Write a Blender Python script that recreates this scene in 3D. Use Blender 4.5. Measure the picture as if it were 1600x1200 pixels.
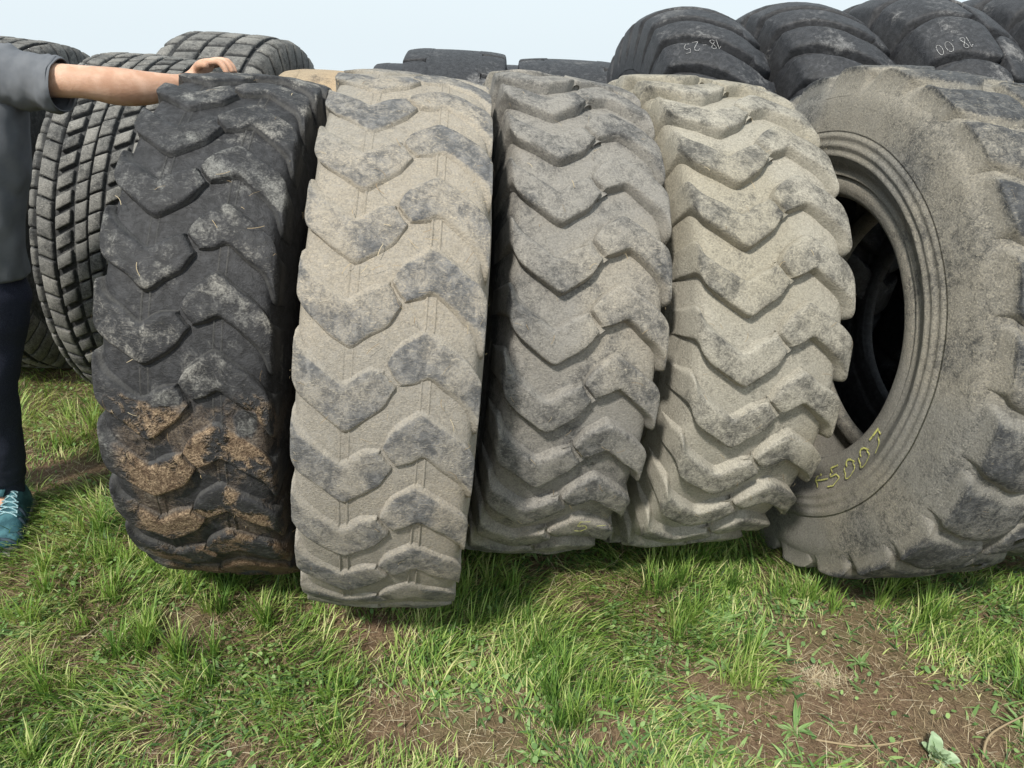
import bpy, math, random
import numpy as np
from mathutils import Matrix, Vector

random.seed(7)
RNG = np.random.default_rng(11)
sc = bpy.context.scene
for o in list(bpy.data.objects):
    bpy.data.objects.remove(o)
COL = sc.collection

# ------------------------------------------------------------------ camera
cam_d = bpy.data.cameras.new('camera'); cam = bpy.data.objects.new('camera', cam_d); COL.objects.link(cam)
PITCH, ROLL, FPX = math.radians(24), math.radians(3), 1130.0
fw = Vector((0, math.cos(PITCH), -math.sin(PITCH))); up0 = Vector((0, math.sin(PITCH), math.cos(PITCH))); rt0 = Vector((1, 0, 0))
rt = rt0*math.cos(ROLL) + up0*math.sin(ROLL); up = up0*math.cos(ROLL) - rt0*math.sin(ROLL)
m = Matrix.Identity(4)
for i in range(3):
    m[i][0], m[i][1], m[i][2] = rt[i], up[i], -fw[i]
m.translation = Vector((0, 0, 1.5))
cam.matrix_world = m
cam_d.sensor_width = 36; cam_d.lens = 36*FPX/1600; cam_d.clip_start = 0.05; cam_d.clip_end = 4000
sc.camera = cam

# ------------------------------------------------------------------ sky and sun (thin bright haze, sun high on the left, behind the viewer)
SUN_DIR = Vector((-0.27, -0.58, 0.78)).normalized()
w = bpy.data.worlds.new('World'); sc.world = w; w.use_nodes = True
nt = w.node_tree; nt.nodes.clear()
out = nt.nodes.new('ShaderNodeOutputWorld'); mixs = nt.nodes.new('ShaderNodeMixShader')
b1 = nt.nodes.new('ShaderNodeBackground'); b2 = nt.nodes.new('ShaderNodeBackground')
sky = nt.nodes.new('ShaderNodeTexSky'); sky.sky_type = 'NISHITA'; sky.sun_disc = False
sky.sun_elevation = math.asin(SUN_DIR.z); sky.sun_rotation = math.atan2(SUN_DIR.x, SUN_DIR.y)
sky.dust_density = 4.0; sky.air_density = 1.0; sky.ozone_density = 1.5
nt.links.new(sky.outputs[0], b1.inputs[0]); b1.inputs[1].default_value = 0.09
b2.inputs[0].default_value = (0.84, 0.945, 1.0, 1); b2.inputs[1].default_value = 1.1     # white haze veil
mixs.inputs[0].default_value = 0.86
nt.links.new(b1.outputs[0], mixs.inputs[1]); nt.links.new(b2.outputs[0], mixs.inputs[2]); nt.links.new(mixs.outputs[0], out.inputs[0])
sd = bpy.data.lights.new('sun', 'SUN'); sd.energy = 4.7; sd.angle = math.radians(5); sd.color = (1.0, 0.95, 0.86)
so = bpy.data.objects.new('sun', sd); COL.objects.link(so); so.location = (-6, -5, 10)
so.rotation_euler = SUN_DIR.to_track_quat('Z', 'Y').to_euler()
vs = sc.view_settings; vs.view_transform = 'Standard'; vs.look = 'None'; vs.exposure = 0.0; vs.gamma = 1.0; vs.use_curve_mapping = False
sc.cycles.use_adaptive_sampling = True; sc.cycles.adaptive_threshold = 0.02; sc.cycles.max_bounces = 4; sc.cycles.diffuse_bounces = 2; sc.cycles.glossy_bounces = 2; sc.cycles.transmission_bounces = 2

# ------------------------------------------------------------------ helpers
def hash3(i, j, k, seed):
    n = (i.astype(np.int64)*374761393 + j.astype(np.int64)*668265263 + k.astype(np.int64)*2147483647 + seed*1274126177) & 0xffffffff
    n = ((n ^ (n >> 13))*1274126177) & 0xffffffff
    n = n ^ (n >> 16)
    return (n & 0xffff)/65535.0
def vnoise(P, seed=0):
    P = np.asarray(P, float); F = np.floor(P); f = P-F; f = f*f*(3-2*f); I = F.astype(np.int64); r = 0
    for dx in (0, 1):
        wx = f[..., 0] if dx else 1-f[..., 0]
        for dy in (0, 1):
            wy = f[..., 1] if dy else 1-f[..., 1]
            for dz in (0, 1):
                wz = f[..., 2] if dz else 1-f[..., 2]
                r = r + wx*wy*wz*hash3(I[..., 0]+dx, I[..., 1]+dy, I[..., 2]+dz, seed)
    return r*2-1
def fbm(P, seed=0, oct=3):
    r = 0; a = 1.0; P = np.asarray(P, float)
    for o in range(oct):
        r = r+a*vnoise(P*(2**o)+17.3*o, seed+o); a *= 0.5
    return r
def blots(V, seed, f=1.0):
    V = np.asarray(V, float).reshape(-1, 3)+seed*1.37
    return {'blot': np.clip(fbm(V*9*f, 41, 4)*1.05, -1.2, 1.2), 'tint': fbm(V*3.3, 77, 2)}
def np_mesh(name, V, faces, attrs=None, smooth=True):
    """faces: (n,k) int array or list of such arrays"""
    me = bpy.data.meshes.new(name); V = np.asarray(V, np.float32)
    if not isinstance(faces, list): faces = [faces]
    faces = [np.asarray(f, np.int32) for f in faces if len(f)]
    me.vertices.add(len(V)); me.vertices.foreach_set('co', V.ravel())
    loops = np.concatenate([f.ravel() for f in faces]); tot = np.concatenate([np.full(len(f), f.shape[1], np.int32) for f in faces])
    start = np.concatenate([[0], np.cumsum(tot)[:-1]]).astype(np.int32)
    me.loops.add(len(loops)); me.loops.foreach_set('vertex_index', loops)
    me.polygons.add(len(tot)); me.polygons.foreach_set('loop_start', start)
    me.polygons.foreach_set('use_smooth', np.full(len(tot), smooth, bool))
    for k, v in (attrs or {}).items():
        v = np.asarray(v, np.float32)
        if v.ndim == 1:
            me.attributes.new(k, 'FLOAT', 'POINT').data.foreach_set('value', v)
        else:
            me.attributes.new(k, 'FLOAT_VECTOR', 'POINT').data.foreach_set('vector', v.ravel())
    me.update(calc_edges=True); me.validate()
    return me
def ob(name, me, mat=None, parent=None):
    o = bpy.data.objects.new(name, me); COL.objects.link(o)
    if mat is not None and not me.materials: me.materials.append(mat)
    if parent: o.parent = parent
    return o
def tag(o, label=None, cat=None, group=None, kind=None):
    if label: o['label'] = label
    if cat: o['category'] = cat
    if group: o['group'] = group
    if kind: o['kind'] = kind
    return o
def grid_faces(nu, nv, cu=False, cv=False, flip=False):
    i = np.arange(nu if cu else nu-1); j = np.arange(nv if cv else nv-1)
    I, J = np.meshgrid(i, j, indexing='ij'); I2 = (I+1) % nu; J2 = (J+1) % nv
    f = np.stack([I*nv+J, I2*nv+J, I2*nv+J2, I*nv+J2], -1).reshape(-1, 4)
    return f[:, ::-1] if flip else f
def smooth_curve(K, n):
    """Catmull-Rom through key points K (k,d), n samples, uniform in key index"""
    K = np.asarray(K, float); k = len(K); t = np.linspace(0, k-1, n); i = np.clip(t.astype(int), 0, k-2); f = (t-i)[:, None]
    P = lambda a: K[np.clip(a, 0, k-1)]
    p0, p1, p2, p3 = P(i-1), P(i), P(i+1), P(i+2)
    return 0.5*((2*p1)+(-p0+p2)*f+(2*p0-5*p1+4*p2-p3)*f**2+(-p0+3*p1-3*p2+p3)*f**3)
def tube(path, rad, n=10, closed_ends=True):
    """loft of round rings along a path; rad (k,) or (k,2)"""
    path = np.asarray(path, float); rad = np.asarray(rad, float); k = len(path)
    if rad.ndim == 0: rad = np.full(k, float(rad))
    if rad.ndim == 1: rad = np.stack([rad, rad], 1)
    T = np.gradient(path, axis=0); T /= np.linalg.norm(T, axis=1)[:, None]+1e-9
    ref = np.array([0, 1, 0]) if abs(T[0][1]) < 0.8 else np.array([1, 0, 0]); V = []
    a = np.linspace(0, 2*np.pi, n, endpoint=False)
    for i in range(k):
        x = ref-T[i]*(ref@T[i]); x /= np.linalg.norm(x); y = np.cross(T[i], x); ref = x
        V.append(path[i]+np.cos(a)[:, None]*x*rad[i, 0]+np.sin(a)[:, None]*y*rad[i, 1])
    V = np.concatenate(V); F = [grid_faces(k, n, cv=True)]
    if closed_ends: F.append(np.array([list(range(n))[::-1], [(k-1)*n+j for j in range(n)]]))
    return V, F
def join(parts):
    Vs = []; Q = {}; off = 0
    for V, F in parts:
        for f in (F if isinstance(F, list) else [F]):
            f = np.asarray(f)
            Q.setdefault(f.shape[1], []).append(f+off)
        Vs.append(V); off += len(V)
    return np.concatenate(Vs), [np.concatenate(q) for q in Q.values()]

# ------------------------------------------------------------------ materials
class NT:
    def __init__(s, name):
        s.m = bpy.data.materials.new(name); s.m.use_nodes = True; s.t = s.m.node_tree; s.t.nodes.clear()
        s.out = s.n('ShaderNodeOutputMaterial'); s.b = s.n('ShaderNodeBsdfPrincipled'); s.l(s.b.outputs[0], s.out.inputs[0])
    def n(s, k, **kw):
        x = s.t.nodes.new(k)
        for a, v in kw.items(): setattr(x, a, v)
        return x
    def l(s, a, b): s.t.links.new(a, b)
    def put(s, sock, v):
        if hasattr(v, 'is_linked'): s.l(v, sock)
        elif isinstance(v, tuple) and len(v) == 3 and sock.type == 'RGBA': sock.default_value = (*v, 1)
        else: sock.default_value = v
    def coord(s, scale=(1, 1, 1), rot=(0, 0, 0), loc=(0, 0, 0), kind='Object'):
        tc = s.n('ShaderNodeTexCoord'); mp = s.n('ShaderNodeMapping'); s.l(tc.outputs[kind], mp.inputs[0])
        mp.inputs['Scale'].default_value = scale; mp.inputs['Rotation'].default_value = rot; mp.inputs['Location'].default_value = loc
        return mp.outputs[0]
    def noise(s, vec, scale, detail=4, rough=0.55, dist=0.0):
        x = s.n('ShaderNodeTexNoise'); s.l(vec, x.inputs['Vector'])
        x.inputs['Scale'].default_value = scale; x.inputs['Detail'].default_value = detail; x.inputs['Roughness'].default_value = rough; x.inputs['Distortion'].default_value = dist
        return x.outputs[0]
    def math(s, op, a, b=0.0, c=None, clamp=False):
        x = s.n('ShaderNodeMath', operation=op, use_clamp=clamp); s.put(x.inputs[0], a); s.put(x.inputs[1], b)
        if c is not None: s.put(x.inputs[2], c)
        return x.outputs[0]
    def step(s, v, lo, hi, a=0.0, b=1.0):
        x = s.n('ShaderNodeMapRange', interpolation_type='SMOOTHSTEP'); s.put(x.inputs['Value'], v)
        x.inputs['From Min'].default_value = lo; x.inputs['From Max'].default_value = hi; x.inputs['To Min'].default_value = a; x.inputs['To Max'].default_value = b
        return x.outputs[0]
    def mix(s, f, a, b, mode='MIX'):
        x = s.n('ShaderNodeMix', data_type='RGBA', blend_type=mode); s.put(x.inputs[0], f); s.put(x.inputs[6], a); s.put(x.inputs[7], b)
        return x.outputs[2]
    def attr(s, name, out='Fac'):
        x = s.n('ShaderNodeAttribute', attribute_name=name); return x.outputs[out]
    def bump(s, h, strength=0.5, dist=0.01, normal=None):
        x = s.n('ShaderNodeBump'); x.inputs['Strength'].default_value = strength; x.inputs['Distance'].default_value = dist; s.put(x.inputs['Height'], h)
        if normal is not None: s.l(normal, x.inputs['Normal'])
        return x.outputs[0]
    def fin(s, col, rough=0.85, normal=None, spec=0.35):
        s.put(s.b.inputs['Base Color'], col); s.put(s.b.inputs['Roughness'], rough); s.b.inputs['Specular IOR Level'].default_value = spec
        if normal is not None: s.l(normal, s.b.inputs['Normal'])
        return s.m

def rubber(name, dark, dust, dust2, top, groove, side, seed=0.0, rough=0.8, mud=None, speck=0.35, blot=5.0, sharp=0.16):
    """old rubber: 'top' 'groove' 'side' are how much dried dust lies on lug tops, grooves and sidewalls (0..1)"""
    t = NT(name); v = t.coord(loc=(seed*3.1, seed*1.7, seed*5.3)); h = t.attr('h')
    n1 = t.math('ADD', t.math('MULTIPLY', t.attr('blot'), 0.5), 0.5); n2 = t.noise(v, 46, 3, 0.72, 0.6); n3 = t.noise(v, 210, 2, 0.75)
    sa = t.noise(t.coord((40, 95, 170), (0.7, 0.5, 0.9)), 1.0, 1, 0.6, 2.6); scr = t.step(sa, 0.56, 0.70)
    base = t.math('ADD', t.math('MULTIPLY', n1, 0.30), t.math('ADD', t.math('MULTIPLY', n2, 0.45), t.math('MULTIPLY', n3, 0.25)))
    istop = t.step(h, 0.55, 0.95); isside = t.step(h, -0.1, -0.8)
    amt = t.math('ADD', groove, t.math('MULTIPLY', istop, top-groove)); amt = t.math('ADD', amt, t.math('MULTIPLY', isside, side-groove))
    thr = t.math('SUBTRACT', t.math('ADD', base, t.math('MULTIPLY', t.math('SUBTRACT', amt, 0.5), 0.62)), 0.5)
    mask = t.step(thr, -sharp, sharp)
    mask = t.math('ADD', t.math('MULTIPLY', mask, 1-speck*0.55), t.math('MULTIPLY', t.math('MULTIPLY', scr, speck), t.step(amt, 0.0, 0.5)), clamp=True)
    seam = t.math('MULTIPLY', t.step(h, 0.02, 0.18), t.step(h, 0.75, 0.40)); mask = t.math('MAXIMUM', mask, t.math('MULTIPLY', seam, groove*0.9))
    grain = t.step(n3, 0.3, 0.72); mask = t.math('MULTIPLY', mask, t.math('ADD', 0.55, t.math('MULTIPLY', grain, 0.45)))
    dcol = t.mix(t.step(t.attr('tint'), -.3, .3), dust, dust2)
    dk = t.mix(t.step(n2, 0.35, 0.7), dark, tuple(min(1, c*1.9+0.006) for c in dark))
    col = t.mix(mask, dk, dcol)
    ro = t.math('ADD', rough, t.math('MULTIPLY', mask, 0.95-rough))
    hgt = t.math('ADD', t.math('MULTIPLY', n2, 0.5), t.math('ADD', t.math('MULTIPLY', n3, 0.35), t.math('MULTIPLY', scr, 0.12)))
    dist = 0.006
    if mud:
        xyz = t.n('ShaderNodeSeparateXYZ'); t.l(t.coord(), xyz.inputs[0])
        (z0, z1, x0, x1) = mud
        zz = t.math('ADD', xyz.outputs[2], t.math('MULTIPLY', n1, 0.14)); xx = t.math('ADD', xyz.outputs[0], t.math('MULTIPLY', n2, 0.05))
        mk = t.math('MULTIPLY', t.math('MULTIPLY', t.step(zz, z0+0.07, z0+0.10), t.step(zz, z1+0.09, z1+0.06)), t.math('MULTIPLY', t.step(xx, x0, x0+0.05), t.step(xx, x1+0.05, x1)))
        mk = t.math('MULTIPLY', mk, t.math('MULTIPLY', t.step(h, 0.15, 0.75, 0.3, 1.0), t.step(t.math('ADD', t.math('MULTIPLY', n1, 0.7), t.math('MULTIPLY', n2, 0.7)), 0.52, 0.74)))
        mcol = t.mix(t.math('MULTIPLY', t.step(n3, 0.3, 0.7), t.step(n2, 0.3, 0.62)), (0.095, 0.063, 0.041), (0.38, 0.285, 0.19)); mcol = t.mix(t.step(zz, z0+0.30, z0+0.50), t.mix(0.6, mcol, (0.085, 0.052, 0.03)), mcol)
        col = t.mix(mk, col, mcol); ro = t.math('MAXIMUM', ro, mk); hgt = t.math('ADD', hgt, t.math('MULTIPLY', mk, t.math('ADD', 1.0, t.math('MULTIPLY', n3, 1.2))))
    return t.fin(col, ro, t.bump(hgt, 0.75, dist), 0.3)

# ------------------------------------------------------------------ terrain
def terrain_z(x, y):
    P = np.stack([x, y, 0*x], -1)
    z = 0.018*fbm(P*1.7, 3, 3)+0.007*fbm(P*9, 8, 3)
    far = np.clip((y-6.5)/60, 0, None)
    return z-far**1.3*5.0
def axis_pts(lo, hi, step, a, b):
    fine = np.arange(lo, hi+1e-6, step); g = 1.35; L = []; p = hi; d = step
    while p < b: d *= g; p += d; L.append(p)
    M = []; p = lo; d = step
    while p > a: d *= g; p -= d; M.append(p)
    return np.array(M[::-1]+list(fine)+L)
gx = axis_pts(-2.7, 2.2, 0.018, -700, 700); gy = axis_pts(0.9, 3.4, 0.018, -40, 900)
GX, GY = np.meshgrid(gx, gy, indexing='ij')
GV = np.stack([GX, GY, terrain_z(GX, GY)], -1).reshape(-1, 3)
t = NT('soil'); v = t.coord()
a1 = t.noise(v, 5, 6, 0.65); a2 = t.noise(v, 60, 5, 0.7); a3 = t.noise(v, 380, 3, 0.7)
st = t.step(t.noise(t.coord((90, 700, 300), (0, 0, 0.5)), 1, 3, 0.6, 1.5), 0.56, 0.66); st2 = t.step(t.noise(t.coord((700, 90, 300), (0, 0, 0.2)), 1, 3, 0.6, 1.5), 0.56, 0.66)
c = t.mix(t.step(a2, 0.3, 0.7), (0.10, 0.062, 0.04), (0.24, 0.16, 0.105)); c = t.mix(t.step(a1, 0.5, 0.7, 0, 0.5), c, (0.22, 0.165, 0.11))
c = t.mix(t.step(t.noise(v, 1.3, 4, .7), .42, .62, 0, .45), c, (0.10, 0.13, 0.045))
c = t.mix(t.math('MULTIPLY', t.math('MAXIMUM', st, st2), 0.5), c, (0.42, 0.33, 0.2))
M_SOIL = t.fin(c, 0.95, t.bump(t.math('ADD', t.math('MULTIPLY', a2, 1.0), t.math('MULTIPLY', a3, 0.4)), 0.9, 0.012), 0.2)
ground = tag(ob('ground', np_mesh('ground', GV, grid_faces(len(gx), len(gy))), M_SOIL), kind='structure')

# ------------------------------------------------------------------ tires
def tire_profiles(R, wt, hw, d, rb, cr=0.0):
    C = smooth_curve([(0, R-d), (.3*wt, R-d-.001), (.6*wt, R-d-.004), (.86*wt, R-d-.012), (.99*wt-.006, R-d-.032), (hw-.012, R-d-.07), (hw-.004, R-d-.12), (hw, R-d-.17)], 57)
    L = smooth_curve([(0, R), (.3*wt, R-.001), (.62*wt, R-.004), (.93*wt, R-.012), (1.02*wt, R-.024), (wt+.006+.25*(hw-wt), R-.07), (hw+.002, R-d-.10), (hw-.006, R-d-.17)], 57)
    for A in (C, L): A[:, 1] -= cr*np.clip(A[:, 0]/wt, 0, 1.05)**2.2
    return C, L
def u_of_s(s):    # |s|=1 at shoulder (key 4 of 7)
    a = np.abs(s); return np.clip(np.where(a <= 1, a*(3.75/7), 3.75/7+(a-1)/0.6*(3.25/7)), 0, 1)
def curve_at(C, u):
    x = u*(len(C)-1); i = np.clip(x.astype(int), 0, len(C)-2); f = (x-i)[..., None]
    return C[i]*(1-f)+C[i+1]*f
def poly_edge(pts, blur):
    xs = np.array([p[0] for p in pts]); ys = np.array([p[1] for p in pts])
    X = np.linspace(-1.9, 1.9, 761); Y = np.interp(X, xs, ys); k = max(1, int(blur/0.005))
    ker = np.hanning(2*k+3); ker /= ker.sum()
    Y = np.convolve(np.pad(Y, len(ker)//2, mode='edge'), ker, 'valid')
    return lambda s: np.interp(s, X, Y)
ROWS = [(0, -1, -.18), (0, -.75, .10), (0, -.45, .5), (0, -.15, .82), (0, .25, .95), (0, .75, 1.0), (.25, 0, 1), (.5, 0, 1), (.75, 0, 1), (1, -.75, 1.0), (1, -.25, .96), (1, .15, .85), (1, .5, .55), (1, .85, .15), (1, 1.1, -.18)]
def lug_mesh(T, side, lo, hi, s_out, e_lo, e_hi, th0, sgn=1, ns=34, seed=0, wear=0.004, flare=(.07, .11), chip=0.012, end_h=True, both=False):
    """lug as a curved block: from the sidewall (s_out) to its inner end (e_lo..e_hi), lying between two edge curves in tread space"""
    R, wt, C, L, pit, zc = T['R'], T['wt'], T['C'], T['L'], T['pit'], T['zc']
    nr = len(ROWS); c = np.linspace(0, 1, ns)
    endp = [(1.0, 1.0)]
    q = np.concatenate([c, [1.006, 1.014, 1.022]]); eh = np.concatenate([np.ones(ns), [.85, .45, -.18]])
    eh[-4] = .97; eh[-5] = 1.0
    if both: q = np.concatenate([[-.032, -.02, -.008], q]); eh = np.concatenate([[-.18, .45, .85], eh]); eh[3] = .97
    Q, Rr = np.meshgrid(q, np.arange(nr), indexing='ij')
    base = np.array([r[0] for r in ROWS])[Rr]; off = np.array([r[1] for r in ROWS])[Rr]; hh = np.array([r[2] for r in ROWS])[Rr]
    fl = np.where(base < .5, flare[0], flare[1])
    sq = np.where(Q > .88, 1-.22*np.clip((Q-.88)/.12, 0, 1.2)**2, 1.0); base = .5+(base-.5)*sq; fl = fl*np.where(Q > .9, np.clip(1-(Q-.9)*6, .25, 1), 1)
    send = e_lo+(e_hi-e_lo)*base
    S = s_out+(send-s_out)*Q
    tl = lo(S); tu = hi(S)
    tau = tl+(tu-tl)*base+off*fl*np.where(np.abs(S) > 1.05, np.clip(1-(np.abs(S)-1.05)*.8, .4, 1), 1)
    P0 = np.stack([S*3, tau*2, np.full_like(S, seed*7.7)], -1)
    tau = tau+chip*2*fbm(P0*1.2, 5, 2)*(np.abs(off) < 1.05)
    H = hh*eh[:, None]; H = np.where(eh[:, None] < 0, -.18, np.minimum(hh, np.where(eh[:, None] >= 1, 2, eh[:, None])))
    so = abs(s_out); fade = np.clip((so-.05-np.abs(S))/.22, -.15, 1); H = np.where(np.abs(S) > so-.35, np.minimum(H, fade), H)
    u = u_of_s(S); Cp = curve_at(C, u); Lp = curve_at(L, u)
    pt = Cp+(Lp-Cp)*H[..., None]
    rr = pt[..., 1]-(np.clip(H, 0, 1))*wear*(0.7+fbm(P0*1.1+3.3, 21, 3))
    ss = pt[..., 0]*np.sign(S+1e-9)
    th = th0+tau*pit
    V = np.stack([ss, -rr*np.cos(th), rr*np.sin(th)+zc], -1).reshape(-1, 3)
    f = grid_faces(len(q), nr, flip=(side < 0))
    return np_mesh('tread_lug', V, f, {'h': (np.clip(H, 0, 1)*np.interp(np.abs(S), [1.0, 1.25], [1, .35])).ravel(), **blots(V, T['seed'], T['bl'])})
def place(name, X, Y, yaw, lean, R, wt, z0=None):
    yaw, l = math.radians(yaw), math.radians(lean)
    ax = Vector((math.cos(yaw), math.sin(yaw), 0)); fr = Vector((-math.sin(yaw), math.cos(yaw), 0)); u = Vector((0, 0, 1))
    u2 = u*math.cos(l)+ax*math.sin(l); a2 = ax*math.cos(l)-u*math.sin(l)
    cz = (R-.02)*math.cos(l)+wt*abs(math.sin(l))*.8-.02 if z0 is None else z0+R
    e = bpy.data.objects.new(name, None); COL.objects.link(e); e.empty_display_size = .2
    M = Matrix.Identity(4)
    for i in range(3): M[i][0], M[i][1], M[i][2] = a2[i], fr[i], u2[i]
    M.translation = Vector((X, Y, cz))-u2*R
    e.matrix_world = M
    return e
def casing(T, mat, parent, rings=(), nth=220, seed=0, lump=0.003):
    R, wt, hw, d, rb, zc = (T[k] for k in ('R', 'wt', 'hw', 'd', 'rb', 'zc'))
    C = T['C']; e = C[-1]; bw = T.get('bw', wt*.92)
    S = smooth_curve([C[-2], e, (hw-.002, rb+(e[1]-rb)*.62), (hw*.6+bw*.4, rb+(e[1]-rb)*.36), (bw+.006, rb+.06), (bw+.004, rb+.028), (bw-.006, rb+.006), (bw-.03, rb), (bw-.045, rb+.012), (bw-.04, rb+.05), (hw-.045, rb+(e[1]-rb)*.45), (hw-.035, rb+(e[1]-rb)*.8), (wt*.8, C[30, 1]-.05), (wt*.4, R-d-.045), (0, R-d-.038)], 197)[14:]
    prof = np.vstack([C, S]); rad = prof[:, 1]
    hat = np.interp(np.arange(len(prof)), [0, 30, 44, 56, 400], [0, 0, -.4, -1, -1])
    ofs = np.zeros(len(prof)); outer = np.arange(len(prof)) < 57+92
    for rc, wd, ht in rings: ofs += ht*np.exp(-((rad-rc)/wd)**2)*outer
    prof = prof+np.stack([ofs, 0*ofs], 1); T['prof'] = prof[40:57+80]
    full = np.vstack([prof, (prof*[-1, 1])[-2:0:-1]]); hf = np.concatenate([hat, hat[-2:0:-1]])
    th = np.linspace(0, 2*np.pi, nth, endpoint=False)
    TH, K = np.meshgrid(th, np.arange(len(full)), indexing='ij')
    s = full[K, 0]; r = full[K, 1]
    V = np.stack([s, -r*np.cos(TH), r*np.sin(TH)+zc], -1)
    n = fbm(V*5+seed*9.1, 31, 3)*lump
    V[..., 0] += n*np.sign(s)*(np.abs(s) > wt*.9)
    rr = 1+np.where(np.abs(s) <= wt*.9, n*.5, 0)/r
    V[..., 1] *= rr; V[..., 2] = (V[..., 2]-zc)*rr+zc
    return ob('casing', np_mesh('casing', V.reshape(-1, 3), grid_faces(nth, len(full), cu=True, cv=True), {'h': hf[K].ravel(), **blots(V, T['seed'], T['bl'])}), mat, parent)

LUG_SETS = {}
def chevron(lw=0.0):
    return dict(
        Llo=poly_edge([(-1.9, .74), (-1.08, .72), (-.36, .03), (.08, .48), (.5, .92)], .07), Lhi=poly_edge([(-1.9, 1.16+lw), (-1.08, 1.18+lw), (-.40, .52+lw), (-.12, .80+lw), (.3, 1.24+lw)], .04),
        Rlo=poly_edge([(-.3, .14), (.12, .55), (.37, .79), (1.08, .05), (1.9, .0)], .05), Rhi=poly_edge([(-.3, .62+lw), (-.06, .86+lw), (.32, 1.27+lw), (1.08, .60+lw), (1.9, .52+lw)], .06))
def lug_tire(name, label, cat, group, X, Y, yaw, lean, R, wt, hw, d, rb, mat, N, phase, edges, ends=((.11, -.10), (.17, -.03)), seed=1, wear=.004, flare=(.07, .12), bars=None, ribs=False, rings=(), z0=None, ns=34, chip=.012, lump=.003, bw=None, tf=None, bead=True, so=1.6, crown=0.0, blot=1.0):
    root = tag(place(name, X, Y, yaw, lean, R, wt, z0), label, cat, group)
    C, L = tire_profiles(R, wt, hw, d, rb, crown)
    T = dict(bl=blot, seed=seed, R=R, wt=wt, hw=hw, d=d, rb=rb, C=C, L=L, pit=2*math.pi/N, zc=R)
    if bw: T['bw'] = bw
    casing(T, mat, root, rings, seed=seed, lump=lump)
    ph = math.radians(phase)
    for k in range(N):
        th0 = ph+k*T['pit']
        ob('tread_lug', lug_mesh(T, -1, edges['Llo'], edges['Lhi'], -so, ends[0][0], ends[0][1], th0, seed=seed*100+k, ns=ns, wear=wear, flare=flare, chip=chip), mat, root)
        ob('tread_lug', lug_mesh(T, 1, edges['Rlo'], edges['Rhi'], so, ends[1][0], ends[1][1], th0, seed=seed*100+50+k, ns=ns, wear=wear, flare=flare, chip=chip), mat, root)
        if bars:     # low bridge of rubber between the two lug ends
            q = np.linspace(-1, 1, 7); Q, K = np.meshgrid(q, np.arange(5), indexing='ij')
            wv = np.array([-.075, -.055, 0, .055, .075])[K]; hv = np.array([-.2, .8, 1, .8, -.2])[K]*bars
            sx = .01-.12*Q+wv*.8; tau = .67+.13*Q+wv*.9
            pt = curve_at(C, u_of_s(sx)); pl = curve_at(L, u_of_s(sx)); p = pt+(pl-pt)*hv[..., None]; th = th0+tau*T['pit']
            V = np.stack([p[..., 0]*np.sign(sx+1e-9), -p[..., 1]*np.cos(th), p[..., 1]*np.sin(th)+R], -1).reshape(-1, 3)
            ob('tie_bar', np_mesh('tie_bar', V, grid_faces(7, 5), {'h': np.full(35, .55), **blots(V, seed, blot)}), mat, root)
        if ribs:     # pair of fine moulded ribs in the groove under each elbow
            for sc_, t0, t1 in ((-.38, -.42, .02), (.35, .28, .70)):
                for dx in (-.035, .045):
                    q = np.linspace(0, 1, 6); Q, K = np.meshgrid(q, np.arange(3), indexing='ij')
                    sx = sc_+dx+np.array([-.014, 0, .014])[K]; hv = np.array([-.05, .004/d, -.05])[K]; tau = t0+(t1-t0)*Q
                    pt = curve_at(C, u_of_s(sx)); pl = curve_at(L, u_of_s(sx)); p = pt+(pl-pt)*hv[..., None]; th = th0+tau*T['pit']
                    V = np.stack([p[..., 0]*np.sign(sx), -p[..., 1]*np.cos(th), p[..., 1]*np.sin(th)+R], -1).reshape(-1, 3)
                    ob('tread_rib', np_mesh('tread_rib', V, grid_faces(6, 3), {'h': np.full(18, .3), **blots(V, seed, blot)}), mat, root)
    return root, T

M1 = rubber('rubber_black_muddy', (0.019, 0.0195, 0.0215), (0.36, 0.345, 0.31), (0.25, 0.25, 0.235), .30, .15, .0, seed=1, rough=.66, mud=(.10, .82, -.14, .19), speck=.3, sharp=.14)
M2 = rubber('rubber_tan_dust', (0.078, 0.079, 0.081), (0.39, 0.343, 0.272), (0.345, 0.313, 0.26), .48, .92, .55, seed=2, speck=.45, sharp=.17)
M3 = rubber('rubber_grey_dust', (0.06, 0.06, 0.06), (0.39, 0.355, 0.295), (0.31, 0.292, 0.26), .54, .68, .22, seed=3, speck=.45, sharp=.17)
M4 = rubber('rubber_cream_dust', (0.07, 0.068, 0.062), (0.41, 0.375, 0.295), (0.44, 0.412, 0.345), .52, .78, .88, seed=4, speck=.40, sharp=.18)
M5 = rubber('rubber_big_weathered', (0.035, 0.037, 0.04), (0.35, 0.32, 0.26), (0.29, 0.275, 0.24), .38, .68, .72, seed=5, speck=.5, sharp=.17)
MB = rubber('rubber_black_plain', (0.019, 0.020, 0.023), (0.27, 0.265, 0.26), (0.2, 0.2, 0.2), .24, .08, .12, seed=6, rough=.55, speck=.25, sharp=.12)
MK = rubber('rubber_grey_blocks', (0.03, 0.031, 0.032), (0.32, 0.31, 0.285), (0.23, 0.225, 0.21), .60, .08, .25, seed=7, speck=.45, sharp=.2)
MT = rubber('rubber_ochre_dust', (0.07, 0.06, 0.05), (0.50, 0.37, 0.23), (0.46, 0.36, 0.24), .75, .8, .8, seed=8)

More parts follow.
